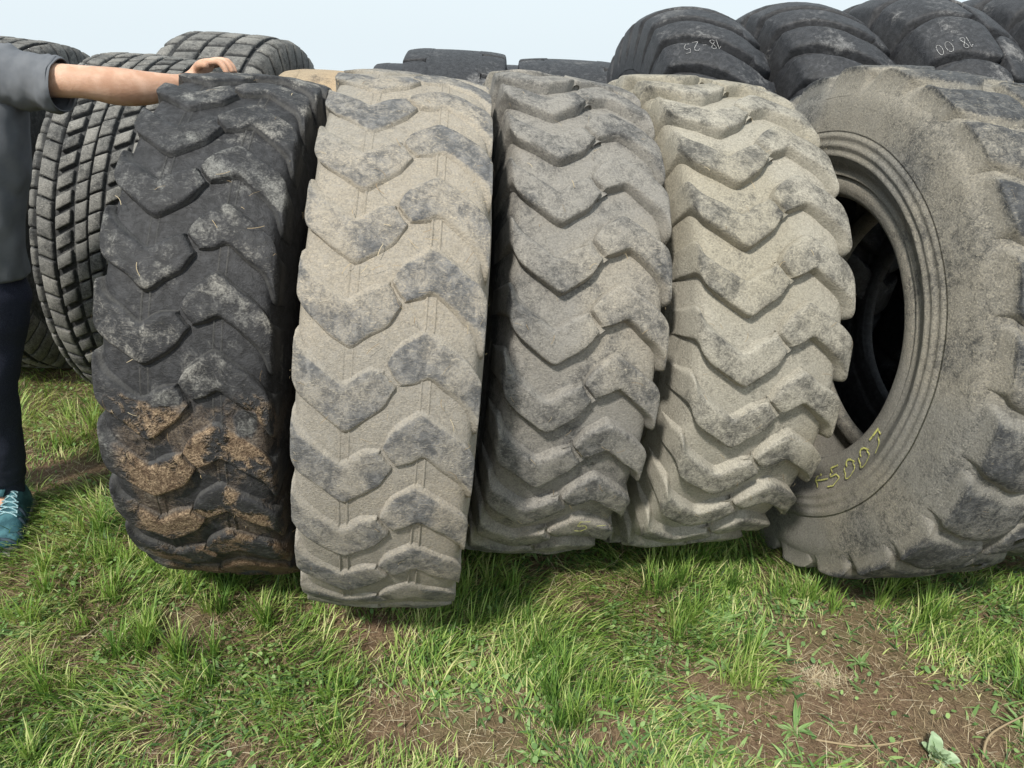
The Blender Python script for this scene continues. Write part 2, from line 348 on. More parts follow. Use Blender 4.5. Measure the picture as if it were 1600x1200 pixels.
CH = chevron(-.02)
G_FRONT = 'used tires standing in the front row'
t1, T1 = lug_tire('tire', 'black tire with brown mud on its lower lugs, gripped by the man', 'tire', G_FRONT, -.769, 2.104, 4.495, 2.736, .737, .183, .197, .019, .325, M1, 28, 13.0, chevron(.0), seed=1, wear=.004, flare=(.06, .09), ribs=True, chip=.018, blot=2.0, so=1.38)
t2, T2 = lug_tire('tire', 'tan dusty tire with nearly worn out tread, standing farthest forward', 'tire', G_FRONT, -.333, 2.003, 6.139, 3.668, .749, .187, .199, .011, .325, M2, 28, 7.0, chevron(.0), seed=2, wear=.003, flare=(.07, .10), ribs=True, chip=.016, blot=2.4, so=1.22)
t3, T3 = lug_tire('tire', 'grey chevron tire between the tan tire and the cream tire', 'tire', G_FRONT, .036, 2.269, 10.121, 4.407, .754, .192, .204, .030, .325, M3, 28, 10.0, CH, seed=3, wear=.004, flare=(.05, .065), bars=.5, blot=2.0)
t4, T4 = lug_tire('tire', 'cream coloured chevron tire with pale sidewall', 'tire', G_FRONT, .472, 2.355, 13.17, 1.817, .762, .205, .218, .032, .325, M4, 28, 5.5, CH, seed=4, wear=.004, flare=(.05, .065), bars=.5, blot=2.0)
BIG = dict(Llo=poly_edge([(-1.9, .42), (-1.05, .40), (-.3, .0), (.3, .35)], .12), Lhi=poly_edge([(-1.9, 1.0), (-1.05, 1.0), (-.3, .66), (.3, .95)], .12),
           Rlo=poly_edge([(-.3, .3), (.35, .66), (1.05, .2), (1.9, .15)], .12), Rhi=poly_edge([(-.3, .8), (.35, 1.26), (1.05, .8), (1.9, .75)], .12))
t5, T5 = lug_tire('tire', 'big worn tire turned to show its open centre and chalk writing', 'tire', G_FRONT, 1.123, 2.256, 12.9, 2.75, .789, .205, .232, .024, .412, M5, 26, 4.0, BIG, seed=5, wear=.006, flare=(.14, .2), chip=.014, lump=.004, bw=.2, ends=((-.06, -.06), (.08, .08)), blot=.8, so=1.22,
                  rings=((.530, .008, .006), (.556, .008, .007), (.582, .008, .005), (.49, .02, -.014)))

# tires behind
BAR = dict(Llo=poly_edge([(-1.9, .12), (-1.05, .12), (-.6, -.05), (.75, -1.05)], .3), Lhi=poly_edge([(-1.9, .80), (-1.05, .80), (-.6, .66), (.75, -.45)], .3),
           Rlo=poly_edge([(0, -.4), (.5, -.1), (1.05, .1), (1.9, .1)], .2), Rhi=poly_edge([(0, .1), (.5, .55), (1.05, .78), (1.9, .78)], .2))
BAR2 = dict(Llo=poly_edge([(-1.9, .06), (-1.05, .06), (-.5, .05), (.2, -.28)], .2), Lhi=poly_edge([(-1.9, .80), (-1.05, .80), (-.5, .90), (.2, .62)], .2),
            Rlo=poly_edge([(-.2, .3), (.4, .55), (1.05, .35), (1.9, .3)], .2), Rhi=poly_edge([(-.2, 1.2), (.4, 1.40), (1.05, 1.08), (1.9, 1.05)], .2))
EARTH = []
G_EARTH = 'large bar lug tires standing behind on the right'
for lab, X, Y, yaw, R, ph, mt, N, ed, en in (
        ('leftmost of the large black bar lug tires standing at the back right', .69, 3.62, 7, .90, 3, MB, 30, BAR, ((.62, .62), (.5, .5))),
        ('second from left of the large bar lug tires at the back', 1.165, 3.62, 9, .92, 9, MB, 30, BAR, ((.62, .62), (.5, .5))),
        ('third large bar lug tire from left at the back, with wide smooth lugs', 1.635, 3.60, 10, .945, 1, MB, 22, BAR2, ((.08, .08), (.14, .14))),
        ('rightmost of the large bar lug tires at the back, cut by the picture edge', 2.10, 3.60, 10, .96, 6, MB, 22, BAR2, ((.08, .08), (.14, .14)))):
    er_, eT = lug_tire('earthmover_tire', lab, 'tire', G_EARTH, X, Y, yaw, 0, R, .208, .226, .04, .42, mt, N, ph, ed, ends=en, seed=int(X*10), wear=.003, flare=(.06, .08), ns=20, chip=.006, crown=.05)
    EARTH.append((er_, eT))
SLOT = dict(Llo=poly_edge([(-1.9, .06), (1.9, .06)], .05), Lhi=poly_edge([(-1.9, .94), (1.9, .94)], .05), Rlo=poly_edge([(-1.9, .56), (1.9, .56)], .05), Rhi=poly_edge([(-1.9, 1.44), (1.9, 1.44)], .05))
def slick(lab, X, Y, yaw, R, wt, mat, N=18, ph=0, group='smooth dark tires at the back'):
    root, T = lug_tire('worn_smooth_tire', lab, 'tire', group, X, Y, yaw, 0, R, wt, wt+.02, .02, .35, mat, N, ph, SLOT, ends=((-.42, -.42), (.42, .42)), seed=int(abs(X)*30)+3, wear=.002, flare=(.03, .03), ns=14, chip=.003)
    s = np.linspace(-.47, .47, 13); th = np.linspace(0, 2*np.pi, 120, endpoint=False); TH, S = np.meshgrid(th, s, indexing='ij')
    p = curve_at(T['L'], u_of_s(S)); r = p[..., 1]-.0035; V = np.stack([p[..., 0]*np.sign(S+1e-9), -r*np.cos(TH), r*np.sin(TH)+R], -1).reshape(-1, 3)
    ob('tread_band', np_mesh('tread_band', V, grid_faces(120, 13, cu=True), {'h': np.full(len(V), 1.), **blots(V, T['seed'], 1)}), mat, root)
slick('smooth dark tire behind the gap between tan and grey tires', -.40, 4.45, 1, .795, .265, MB, ph=8)
slick('smooth dark tire low behind the grey tire', .24, 4.45, 1, .785, .29, MB, ph=2)
slick('ochre dusty tire top peeping out between black and tan tires', -.92, 3.55, 3, .735, .17, MT, ph=5, group='tires peeping out behind the front row')
slick('far dark tire just showing over the tan tire', -.98, 6.1, 2, .745, .19, MB, ph=3, group='tires peeping out behind the front row')
slick('far dark tire in the slit between the two smooth tires', -.12, 6.3, 2, .76, .19, MB, ph=3, group='tires peeping out behind the front row')
lug_tire('tire', 'tire coloured black for shade at the right picture edge behind the big open tire', 'tire', 'tires peeping out behind the front row', 1.615, 2.40, 12.5, 2.5, .775, .2, .215, .028, .36, MB, 26, 3, BIG, seed=9, wear=.008, flare=(.14, .2), ns=22, lump=.005)  # black rubber puts the darkness inside the open tire into this tire's colour

# block tread tires on the left
def block_mesh(T, s0, s1, t0, t1, skew, th0, hgt=1.0, seed=0):
    """one tread block: bevelled parallelogram lying on the crown"""
    qs = np.array([-.0, .02, .12, .5, .88, .98, 1.0]); qt = np.array([0, .03, .14, .5, .86, .97, 1.0]); hs = np.array([-.2, .82, 1, 1, 1, .82, -.2])
    Q, U = np.meshgrid(qs, qt, indexing='ij'); H = np.minimum(hs[:, None], hs[None, :])*np.ones_like(Q)*hgt
    S = s0+(s1-s0)*Q; tau = t0+(t1-t0)*U+skew*(Q-.5)
    p0 = curve_at(T['C'], u_of_s(S)); p1 = curve_at(T['L'], u_of_s(S)); p = p0+(p1-p0)*H[..., None]
    r = p[..., 1]+np.where(H > .5, .0025*(random.random()-.5)*2, 0); th = th0+tau*T['pit']
    V = np.stack([p[..., 0]*np.sign(S+1e-9), -r*np.cos(th), r*np.sin(th)+T['R']], -1).reshape(-1, 3)
    return V, grid_faces(7, 7), np.clip(H, 0, 1).ravel()
COLS = [(-1.5, -.76, .03, .975, -.12), (-.71, -.50, .03, .975, -.25), (-.45, -.24, .15, .85, .46), (-.19, -.02, .03, .975, .3), (.03, .20, .03, .975, .3), (.25, .46, .15, .85, .46), (.51, .71, .03, .975, .25), (.76, 1.5, .03, .975, .12)]
def block_tire(label, X, Y, yaw, lean, R, wt, N, ph, lo, hi, mat=MK, cols=COLS):
    root = tag(place('block_tread_tire', X, Y, yaw, lean, R, wt), label, 'tire', 'block tread tires standing at the back left')
    hw = wt+.02; C, L = tire_profiles(R, wt, hw, .018, .33)
    T = dict(bl=1.0, seed=X, R=R, wt=wt, hw=hw, d=.018, rb=.33, C=C, L=L, pit=2*math.pi/N, zc=R)
    casing(T, mat, root, seed=X)
    rest = []; rh = []
    for k in range(N):
        for ci, (s0, s1, t0, t1, sk) in enumerate(cols):
            th0 = math.radians(ph)+(k+(.5 if ci % 2 else 0))*T['pit']; a = (math.degrees(th0)+180) % 360-180
            V, F, H = block_mesh(T, s0, s1, t0, t1, sk, th0)
            if lo <= a <= hi: ob('tread_block', np_mesh('tread_block', V, F, {'h': H, **blots(V, k*.37+ci, 1.5)}), mat, root)
            else: rest.append((V, F)); rh.append(H)
    V, F = join(rest)
    tag(ob('tread_blocks', np_mesh('tread_blocks', V, F, {'h': np.concatenate(rh), **blots(V, 1, 1.5)}), mat, root), kind='stuff')
    return root
block_tire('grey block tread tire standing between the man and the black muddy tire', -1.56, 3.24, 2, 3, .745, .215, 66, 2, -75, 110)
block_tire('block tread tire partly hidden behind the man', -2.36, 3.50, 0, 2, .765, .24, 60, 1, 20, 110)
block_tire('block tread tire rising above the hand on the black tire', -1.50, 4.05, -2, 2, .80, .25, 40, 4, 30, 110, cols=[(-1.5, -.62, .04, .96, 0), (-.57, -.2, .05, .95, .1), (-.15, .2, .05, .95, .1), (.25, .6, .05, .95, .1), (.65, 1.5, .04, .96, 0)])

# ------------------------------------------------------------------ chalk writing (flat strokes lying on the rubber)
t = NT('chalk_yellow'); v = t.coord(); k = t.noise(v, 300, 2, .7)
M_CHALK_Y = t.fin(t.mix(t.step(k, .35, .6), (0.25, 0.25, 0.1), (0.62, 0.62, 0.2)), .95)
t = NT('chalk_white'); v = t.coord(); k = t.noise(v, 300, 2, .7)
M_CHALK_W = t.fin(t.mix(t.step(k, .35, .6), (0.06, 0.06, 0.06), (0.5, 0.5, 0.5)), .95)
GLYPH = {'7': [[(0, 1), (.6, 1), (.15, 0)]], '0': [[(.3+.28*math.cos(a), .5+.5*math.sin(a)) for a in np.linspace(0, 2*math.pi, 13)]], '1': [[(.1, .75), (.35, 1), (.35, 0)]],
         '8': [[(.3+.22*math.sin(2*a), .5+.5*math.cos(a)) for a in np.linspace(0, 2*math.pi, 19)]], '2': [[(.02, .8), (.2, 1), (.5, .9), (.5, .65), (0, 0), (.6, 0)]],
         '5': [[(.55, 1), (.1, 1), (.06, .55), (.4, .6), (.55, .3), (.35, 0), (.02, .05)]], '-': [[(.1, .5), (.5, .5)]], '.': [[(.25, .0), (.3, .08)]],
         '+': [[(0, .55), (.6, .62)], [(.3, 1.25), (.22, -.15)]], '<': [[(.75, .5), (0, .5)], [(.3, .85), (0, .5), (.3, .1)]]}
def strokes(text):
    L = []; x = 0
    for ch in text:
        if ch in GLYPH: L += [[(px+x, py) for px, py in st] for st in GLYPH[ch]]
        x += .5 if ch in '1.' else .85
    return L, x
def chalk(parent, T, text, fn, width, mat):
    """fn(px,py) -> local point on the rubber and its outward normal"""
    L, W = strokes(text); parts = []
    for st in L:
        P = np.array(st, float); d = np.concatenate([[0], np.cumsum(np.linalg.norm(np.diff(P, axis=0), axis=1))]); n = max(3, int(d[-1]/.05)+2)
        q = np.linspace(0, d[-1], n); P = np.stack([np.interp(q, d, P[:, 0]), np.interp(q, d, P[:, 1])], 1)
        pts = [fn(p[0]/W, p[1]) for p in P]; X = np.array([p[0] for p in pts]); Nn = np.array([p[1] for p in pts])
        Tn = np.gradient(X, axis=0); sd_ = np.cross(Nn, Tn); sd_ /= np.linalg.norm(sd_, axis=1)[:, None]+1e-9
        wv = width*(0.7+.6*RNG.random(n))[:, None]
        V = np.stack([X-sd_*wv, X+Nn*.0008, X+sd_*wv], 1).reshape(-1, 3); parts.append((V, grid_faces(n, 3)))
    V, F = join(parts); return ob('chalk_writing', np_mesh('chalk_writing', V, F), mat, parent)
def on_side(T, r0, r1, th0, th1, x_of_r):
    def f(px, py):
        th = th0+(th1-th0)*px; r = r0+(r1-r0)*py; g = (x_of_r(r+.003)-x_of_r(r-.003))/.006; n = np.array([-1.0, g]); n /= np.linalg.norm(n)
        x = x_of_r(r)+n[0]*.0035; r += n[1]*.0035
        return np.array([x, -r*math.cos(th), r*math.sin(th)+T['R']]), np.array([n[0], -n[1]*math.cos(th), n[1]*math.sin(th)])
    return f
def on_tread(T, s0, s1, a0, a1):
    def f(px, py):
        s_ = s0+(s1-s0)*px; th = a0+(a1-a0)*py
        p = curve_at(T['L'], u_of_s(np.array([s_])))[0]; r = p[1]+.001
        return np.array([p[0]*np.sign(s_), -r*math.cos(th), r*math.sin(th)+T['R']]), np.array([0, -math.cos(th), math.sin(th)])
    return f
D = math.radians
def fibres(parent, T, n, seed, mat):
    rg = np.random.default_rng(seed); parts = []
    for i in range(n):
        s0 = rg.uniform(-1, 1); th = rg.uniform(D(-45), D(80)); hd = rg.uniform(0, 6.283); ln = rg.uniform(.008, .038); cv = rg.normal(0, 25); q = np.linspace(0, ln, 5)
        a = hd+cv*q; ds = np.cumsum(np.cos(a))*ln/5; dt = np.cumsum(np.sin(a))*ln/5; w_ = rg.uniform(.0002, .0005)
        V = []
        for e in (-1, 1):
            S = s0+(ds-np.sin(a)*w_*e)/T['wt']; t_ = th+(dt+np.cos(a)*w_*e)/T['R']; p = curve_at(T['L'], u_of_s(S)); r_ = p[:, 1]+.0012+.002*np.sin(q/ln*3.14)
            V.append(np.stack([p[:, 0]*np.sign(S+1e-9), -r_*np.cos(t_), r_*np.sin(t_)+T['R']], -1))
        parts.append((np.stack(V, 1).reshape(-1, 3), grid_faces(5, 2)))
    V, F = join(parts); tag(ob('straw_fibres', np_mesh('straw_fibres', V, F, {'t': np.ones(len(V)), 'c': np.repeat(rg.uniform(.3, .9, n), 10)}), mat, parent), kind='stuff')
pf = T5['prof'][::-1]
chalk(t5, T5, '<5007', on_side(T5, .515, .455, D(-57), D(-15), lambda r: -np.interp(r, pf[:, 1], pf[:, 0])-.0025), .0024, M_CHALK_Y)
chalk(t3, T3, '5-', on_tread(T3, .30, .75, D(-29.5), D(-25.5)), .0012, M_CHALK_Y)
chalk(EARTH[0][0], EARTH[0][1], '18-25', on_tread(EARTH[0][1], -.08, -.66, D(57), D(53.5)), .0008, M_CHALK_W)
chalk(EARTH[2][0], EARTH[2][1], '18.00', on_tread(EARTH[2][1], -.35, -.85, D(54.5), D(51)), .0008, M_CHALK_W)

# ------------------------------------------------------------------ person
t = NT('skin'); v = t.coord(); n = t.noise(v, 22, 4); n2 = t.noise(v, 260, 2)
M_SKIN = t.fin(t.mix(t.step(n, .35, .7), (0.47, 0.27, 0.18), (0.60, 0.385, 0.28)), .55, t.bump(n2, .25, .003), .4)
M_SKIN.node_tree.nodes['Principled BSDF'].inputs['Subsurface Weight'].default_value = 0.08
M_SKIN.node_tree.nodes['Principled BSDF'].inputs['Subsurface Radius'].default_value = (.02, .008, .004)
t = NT('shirt_cloth'); v = t.coord(); n = t.noise(v, 900, 2); n2 = t.noise(v, 14, 4)
M_SHIRT = t.fin(t.mix(t.step(n2, .3, .7), (0.118, 0.128, 0.145), (0.155, 0.165, 0.182)), .9, t.bump(t.math('ADD', n, t.math('MULTIPLY', n2, 2.0)), .3, .004), .2)
t = NT('jogger_cloth'); v = t.coord(); n = t.noise(v, 700, 2); n2 = t.noise(v, 12, 4)
M_JOG = t.fin(t.mix(t.step(n, .45, .7), (0.018, 0.021, 0.036), (0.055, 0.062, 0.095)), .92, t.bump(t.math('ADD', n, t.math('MULTIPLY', n2, 2.0)), .35, .004), .2)
t = NT('shoe_teal'); v = t.coord(); n = t.noise(v, 500, 2); n2 = t.noise(v, 25, 3)
M_SHOE = t.fin(t.mix(t.step(n2, .4, .65), (0.016, 0.065, 0.082), (0.05, 0.14, 0.165)), .7, t.bump(n, .4, .003))
t = NT('shoe_dark'); v = t.coord(); M_SHOE_D = t.fin(t.mix(t.step(t.noise(v, 40, 3), .4, .6), (0.012, 0.028, 0.042), (0.03, 0.05, 0.07)), .75)
t = NT('shoe_sole'); v = t.coord(); M_SOLE = t.fin(t.mix(t.step(t.noise(v, 40, 3), .4, .6), (0.10, 0.11, 0.11), (0.22, 0.21, 0.18)), .8)
t = NT('shoe_lace'); v = t.coord(); M_LACE = t.fin(t.mix(t.step(t.noise(v, 300, 2), .4, .6), (0.10, 0.24, 0.28), (0.30, 0.42, 0.45)), .8)
t = NT('hair'); v = t.coord((60, 60, 8)); M_HAIR = t.fin(t.mix(t.noise(v, 6, 2), (0.012, 0.008, 0.005), (0.05, 0.033, 0.02)), .6)

PZ = (-1.62, 2.03); SHIFT = -.045
person = bpy.data.objects.new('person', None); COL.objects.link(person); person.location = (PZ[0]+SHIFT, PZ[1], 0)
tag(person, 'man in grey shirt, navy joggers and teal shoes holding the black tire', 'person')
def loc(P): return [(p[0]-PZ[0], p[1]-PZ[1], p[2]) for p in P]
bv = []; be = []; br = []
def chain(start, pts):
    prev = start
    for x, y, z, r, *r2 in pts:
        bv.append((x-PZ[0], y-PZ[1], z)); br.append((r, r2[0] if r2 else r)); i = len(bv)-1
        if prev is not None: be.append((prev, i))
        prev = i
    return prev
pel = chain(None, [(-1.585, 2.03, .93, .125, .10)])
che = chain(pel, [(-1.545, 2.035, 1.10, .125, .095), (-1.50, 2.035, 1.30, .14, .10)])
nk = chain(che, [(-1.485, 2.03, 1.44, .075, .07), (-1.477, 2.012, 1.51, .050), (-1.47, 1.982, 1.565, .058, .068), (-1.467, 1.985, 1.65, .080, .098), (-1.463, 1.99, 1.725, .066, .078)])
el = chain(che, [(-1.345, 2.025, 1.405, .055), (-1.25, 2.02, 1.398, .048), (-1.17, 2.02, 1.398, .046), (-1.105, 2.028, 1.398, .043)])
wr = chain(el, [(-1.075, 2.045, 1.392, .050), (-1.03, 2.075, 1.386, .054), (-.975, 2.115, 1.386, .045), (-.915, 2.165, 1.397, .029), (-.89, 2.19, 1.414, .024, .026)])
palm = chain(wr, [(-.868, 2.205, 1.446, .024, .016)])
for (y0, y1, dz, ln) in ((2.175, 2.160, 0, 1.0), (2.197, 2.190, .003, 1.08), (2.219, 2.221, .002, 1.0), (2.240, 2.250, -.004, .82)):
    chain(palm, [(-.845, y0, 1.458+dz, .0112), (-.845+.038*ln, y1, 1.462+dz, .0095), (-.845+.054*ln, y1-.003, 1.446+dz, .0088), (-.845+.060*ln, y1-.005, 1.430+dz, .0078)])
chain(palm, [(-.872, 2.172, 1.446, .0135), (-.852, 2.148, 1.452, .0110), (-.828, 2.138, 1.450, .0092)])
er = chain(che, [(-1.655, 2.03, 1.40, .055), (-1.73, 2.05, 1.25, .045), (-1.77, 2.06, 1.12, .04), (-1.775, 2.0, .98, .04), (-1.77, 1.94, .87, .028)])
pr = chain(er, [(-1.765, 1.92, .82, .03, .018)])
for dy, ln in ((-.03, 1), (-.01, 1.08), (.012, 1), (.032, .8)):
    chain(pr, [(-1.765, 1.92+dy, .775, .011), (-1.76, 1.915+dy, .775-.035*ln, .0095), (-1.75, 1.915+dy, .775-.06*ln, .0085)])
chain(pr, [(-1.745, 1.89, .81, .013), (-1.735, 1.875, .785, .011), (-1.73, 1.87, .76, .009)])
for sx in (0, 1):
    hx, kx, ax_ = ((-1.50, -1.557, -1.635), (-1.67, -1.79, -1.87))[sx]
    chain(pel, [(hx, 2.03, .88, .085), (kx, 2.005, .50, .052), ((kx+ax_)/2, 2.03, .30, .05), (ax_, 2.05, .09, .036), (ax_+.02, 1.95, .04, .035, .025)])
bm = bpy.data.meshes.new('body'); bm.from_pydata(bv, be, []); bm.materials.append(M_SKIN)
body = ob('body', bm, None, person)
mod = body.modifiers.new('Skin', 'SKIN'); mod.use_smooth_shade = True; mod.branch_smoothing = .3
for i, r in enumerate(br): bm.skin_vertices[0].data[i].radius = r
bm.skin_vertices[0].data[0].use_root = True
sb = body.modifiers.new('Subdivision', 'SUBSURF'); sb.levels = 2; sb.render_levels = 2
# head details
def ell(c, r, n=10, m=8):
    a = np.linspace(0, 2*np.pi, n, endpoint=False); b = np.linspace(.05, np.pi-.05, m); B, A_ = np.meshgrid(b, a, indexing='ij')
    V = np.stack([c[0]-PZ[0]+r[0]*np.sin(B)*np.cos(A_), c[1]-PZ[1]+r[1]*np.sin(B)*np.sin(A_), c[2]+r[2]*np.cos(B)], -1).reshape(-1, 3)
    return V, [grid_faces(m, n, cv=True, flip=True), np.array([list(range(n))[::-1], [(m-1)*n+j for j in range(n)]])]
V, F = join([ell((-1.46, 2.005, 1.705), (.083, .098, .075), 20, 12), ell((-1.465, 2.05, 1.65), (.075, .055, .08), 20, 12)])
ob('hair', np_mesh('hair', V+.006*fbm(V*40, 3, 2)[:, None], F), M_HAIR, person)
for dx in (-.03, .03):
    ey = ob('eye', np_mesh('eye', *ell((-1.467+dx, 1.893, 1.645), (.013, .007, .006))), M_LACE, person); ob('pupil', np_mesh('pupil', *ell((-1.467+dx, 1.8875, 1.645), (.0055, .003, .0055))), M_HAIR, ey)
    ob('eyebrow', np_mesh('eyebrow', *ell((-1.467+dx, 1.892, 1.664), (.017, .007, .004))), M_HAIR, person)
ob('nose', np_mesh('nose', *ell((-1.467, 1.888, 1.622), (.012, .017, .024))), M_SKIN, person)
ob('mouth', np_mesh('mouth', *ell((-1.467, 1.900, 1.588), (.022, .007, .006))), M_SKIN, person)
for dx in (-.085, .085): ob('ear', np_mesh('ear', *ell((-1.467+dx, 1.985, 1.64), (.009, .02, .03))), M_SKIN, person)

def cloth_tube(path, rad, n=48, sub=7, fold=.006, seed=0, fscale=(9, 9, 9), ends=False):
    K = np.concatenate([np.asarray(path, float), np.asarray(rad, float)], 1); S = smooth_curve(K, (len(K)-1)*sub+1)
    V, F = tube(S[:, :3], S[:, 3:5], n, closed_ends=ends)
    ctr = np.repeat(S[:, :3], n, 0); d = V-ctr; d /= np.linalg.norm(d, axis=1)[:, None]+1e-9
    f = fbm(V*np.array(fscale), seed, 3)
    V = V+d*(fold*(f+.25*np.abs(f)))[:, None]
    return np.array(loc(V)), F
def hemmed(path, rad, **k):   # the cloth turns in at its open ends, so an edge has thickness
    p0, p1 = np.array(path[0]), np.array(path[-1]); r0, r1 = np.array(rad[0]), np.array(rad[-1])
    return cloth_tube(path, rad, **k)
# torso: x half width, y half depth; tube() puts radius 0 along the y reference
tor = [(-1.600, 2.03, .862), (-1.598, 2.03, .885), (-1.585, 2.03, .98), (-1.555, 2.035, 1.10), (-1.515, 2.035, 1.24), (-1.492, 2.035, 1.34), (-1.482, 2.035, 1.415), (-1.480, 2.03, 1.458), (-1.478, 2.02, 1.485)]
trr = [(.122, .186), (.128, .194), (.13, .194), (.13, .196), (.133, .200), (.128, .198), (.108, .172), (.085, .115), (.066, .07)]
slv = [(-1.40, 2.03, 1.405), (-1.33, 2.028, 1.400), (-1.25, 2.022, 1.393), (-1.19, 2.02, 1.388), (-1.172, 2.02, 1.3865)]
slr = [(.07, .075), (.074, .076), (.066, .070), (.062, .068), (.060, .064)]
slv2 = [(-1.58, 2.03, 1.40), (-1.65, 2.03, 1.36), (-1.70, 2.04, 1.27), (-1.715, 2.045, 1.20)]
slr2 = [(.07, .075), (.074, .07), (.066, .062), (.062, .06)]
V, F = join([cloth_tube(tor, trr, n=110, sub=14, fold=.012, seed=12, fscale=(15, 9, 5)), cloth_tube(slv, slr, n=64, sub=14, fold=.009, seed=5, fscale=(26, 12, 14)), cloth_tube(slv2, slr2, n=36, sub=8, fold=.006, seed=6, fscale=(12, 12, 12))])
shirt = ob('shirt', np_mesh('shirt', V, F), M_SHIRT, person)
so_ = shirt.modifiers.new('Solidify', 'SOLIDIFY'); so_.thickness = .003; so_.offset = -1
ring = cloth_tube([(-1.183, 2.02, 1.3875), (-1.179, 2.02, 1.387), (-1.175, 2.02, 1.3868)], [(.0635, .0685)]*3, n=44, sub=3, fold=.002)
ob('sleeve_hem', np_mesh('sleeve_hem', *ring), M_SHIRT, shirt)
hem = cloth_tube([(-1.5995, 2.03, .863), (-1.599, 2.03, .873), (-1.598, 2.03, .885)], [(.124, .189), (.1275, .193), (.130, .196)], n=110, sub=3, fold=.012, seed=12, fscale=(15, 9, 5))
ob('shirt_hem', np_mesh('shirt_hem', *hem), M_SHIRT, shirt)
LL = [(-1.505, 2.03, .93), (-1.515, 2.03, .80), (-1.535, 2.02, .65), (-1.562, 2.0, .51), (-1.585, 2.015, .40), (-1.612, 2.035, .26), (-1.63, 2.045, .175), (-1.635, 2.05, .14), (-1.637, 2.05, .09)]
LR = [(.100, .088), (.103, .096), (.088, .083), (.076, .073), (.075, .072), (.066, .064), (.060, .058), (.047, .046), (.045, .044)]
R2 = [(-1.665, 2.03, .93), (-1.69, 2.03, .80), (-1.74, 2.02, .65), (-1.79, 2.0, .51), (-1.815, 2.015, .40), (-1.85, 2.035, .26), (-1.868, 2.045, .175), (-1.872, 2.05, .14), (-1.874, 2.05, .09)]
HP = [(-1.60, 2.03, 1.02), (-1.595, 2.03, .95), (-1.59, 2.03, .86), (-1.59, 2.03, .80)]
V, F = join([cloth_tube(LL, LR, n=44, sub=8, fold=.007, seed=31, fscale=(9, 9, 14)), cloth_tube(R2, LR, n=44, sub=8, fold=.007, seed=33, fscale=(9, 9, 14)), cloth_tube(HP, [(.10, .155), (.105, .162), (.105, .168), (.08, .12)], n=44, sub=6, fold=.002, seed=35)])
ob('joggers', np_mesh('joggers', V, F), M_JOG, person)
def shoe(cx, cy, toe_dx):
    """loft from heel to toe; y runs towards the viewer"""
    L = .285; st = np.array([0, .04, .12, .25, .40, .55, .70, .84, .94, 1.0]); hw_ = np.array([.024, .036, .040, .039, .040, .045, .050, .048, .036, .016]); tp = np.array([.085, .108, .118, .122, .106, .086, .070, .058, .046, .034])
    n = 20; a = np.linspace(0, np.pi, n); V = []; VS = []
    for s_, h_, z_ in zip(st, hw_, tp):
        y = cy+.055-L*s_; x = cx+toe_dx*s_; e = np.sign(np.cos(a))*np.abs(np.cos(a))**.75
        V.append(np.stack([x+h_*e*(1-.35*(np.sin(a)**2)*(z_ > .1)), np.full(n, y), .026+(z_-.026)*np.sin(a)**.8], 1))
        b = np.linspace(0, 2*np.pi, n, endpoint=False); hs = h_+.006
        VS.append(np.stack([x+hs*np.sign(np.cos(b))*np.abs(np.cos(b))**.6, np.full(n, y+(.004 if s_ < .1 else -.004)), .016+.016*np.sign(np.sin(b))*np.abs(np.sin(b))**.5], 1))
    k = len(st); V = np.array(loc(np.concatenate(V))); VS = np.array(loc(np.concatenate(VS)))
    s1 = np.linspace(0, 1, k)
    up_ = ob('shoe', np_mesh('shoe', V, [grid_faces(k, n, flip=True), np.array([list(range(n)), [(k-1)*n+j for j in range(n)][::-1]])]), M_SHOE, person)
    ob('sole', np_mesh('sole', VS, [grid_faces(k, n, cv=True, flip=True), np.array([list(range(n)), [(k-1)*n+j for j in range(n)][::-1]])]), M_SOLE, up_)
    fx = lambda s_: (np.interp(s_, st, hw_), np.interp(s_, st, tp))
    def arc(s_, a0, a1, lift, slant=0.0):
        q = np.linspace(a0, a1, 12); o = []
        for i, aa in enumerate(q):
            ss = s_+slant*(i/11-.5); h_, z_ = fx(ss); e = math.copysign(abs(math.cos(aa))**.75, math.cos(aa))
            o.append((cx+toe_dx*ss+(h_+lift)*e*(1-.35*(math.sin(aa)**2)*(z_ > .1)), cy+.055-L*ss, .026+(z_-.026+lift)*abs(math.sin(aa))**.8))
        return np.array(o)
    for i in range(5):
        for sl in (-.05, .05):
            V, F = tube(arc(.34+.065*i, 1.05, 2.1, .003, sl), .0026, 6); ob('lace', np_mesh('lace', np.array(loc(V)), F), M_LACE, up_)
    for s_, a0, a1 in ((.93, .25, 2.9), (.80, .1, .75), (.80, 2.4, 3.04), (.5, .1, 1.0), (.5, 2.15, 3.04), (.62, .1, .9), (.62, 2.2, 3.04)):
        V, F = tube(arc(s_, a0, a1, .001), .006, 6); ob('overlay', np_mesh('overlay', np.array(loc(V)), F), M_SHOE_D, up_)
    V, F = tube(np.array([(cx+.043*math.cos(b), cy-.005+.048*math.sin(b), .118+.012*math.sin(b)) for b in np.linspace(0, 2*math.pi, 17)]), .011, 8, False)
    ob('collar', np_mesh('collar', np.array(loc(V)), F), M_SHOE_D, up_)
    q = arc(.30, 1.1, 2.05, .004); V, F = tube([(cx, cy-.02, .165), (cx+.004, cy-.045, .135), (cx+.006, cy-.07, .11)], [(.006, .028), (.007, .03), (.006, .026)], 10); ob('tongue', np_mesh('tongue', np.array(loc(V)), F), M_SHOE, up_)
shoe(-1.640, 2.06, .115); shoe(-1.875, 2.06, -.03)

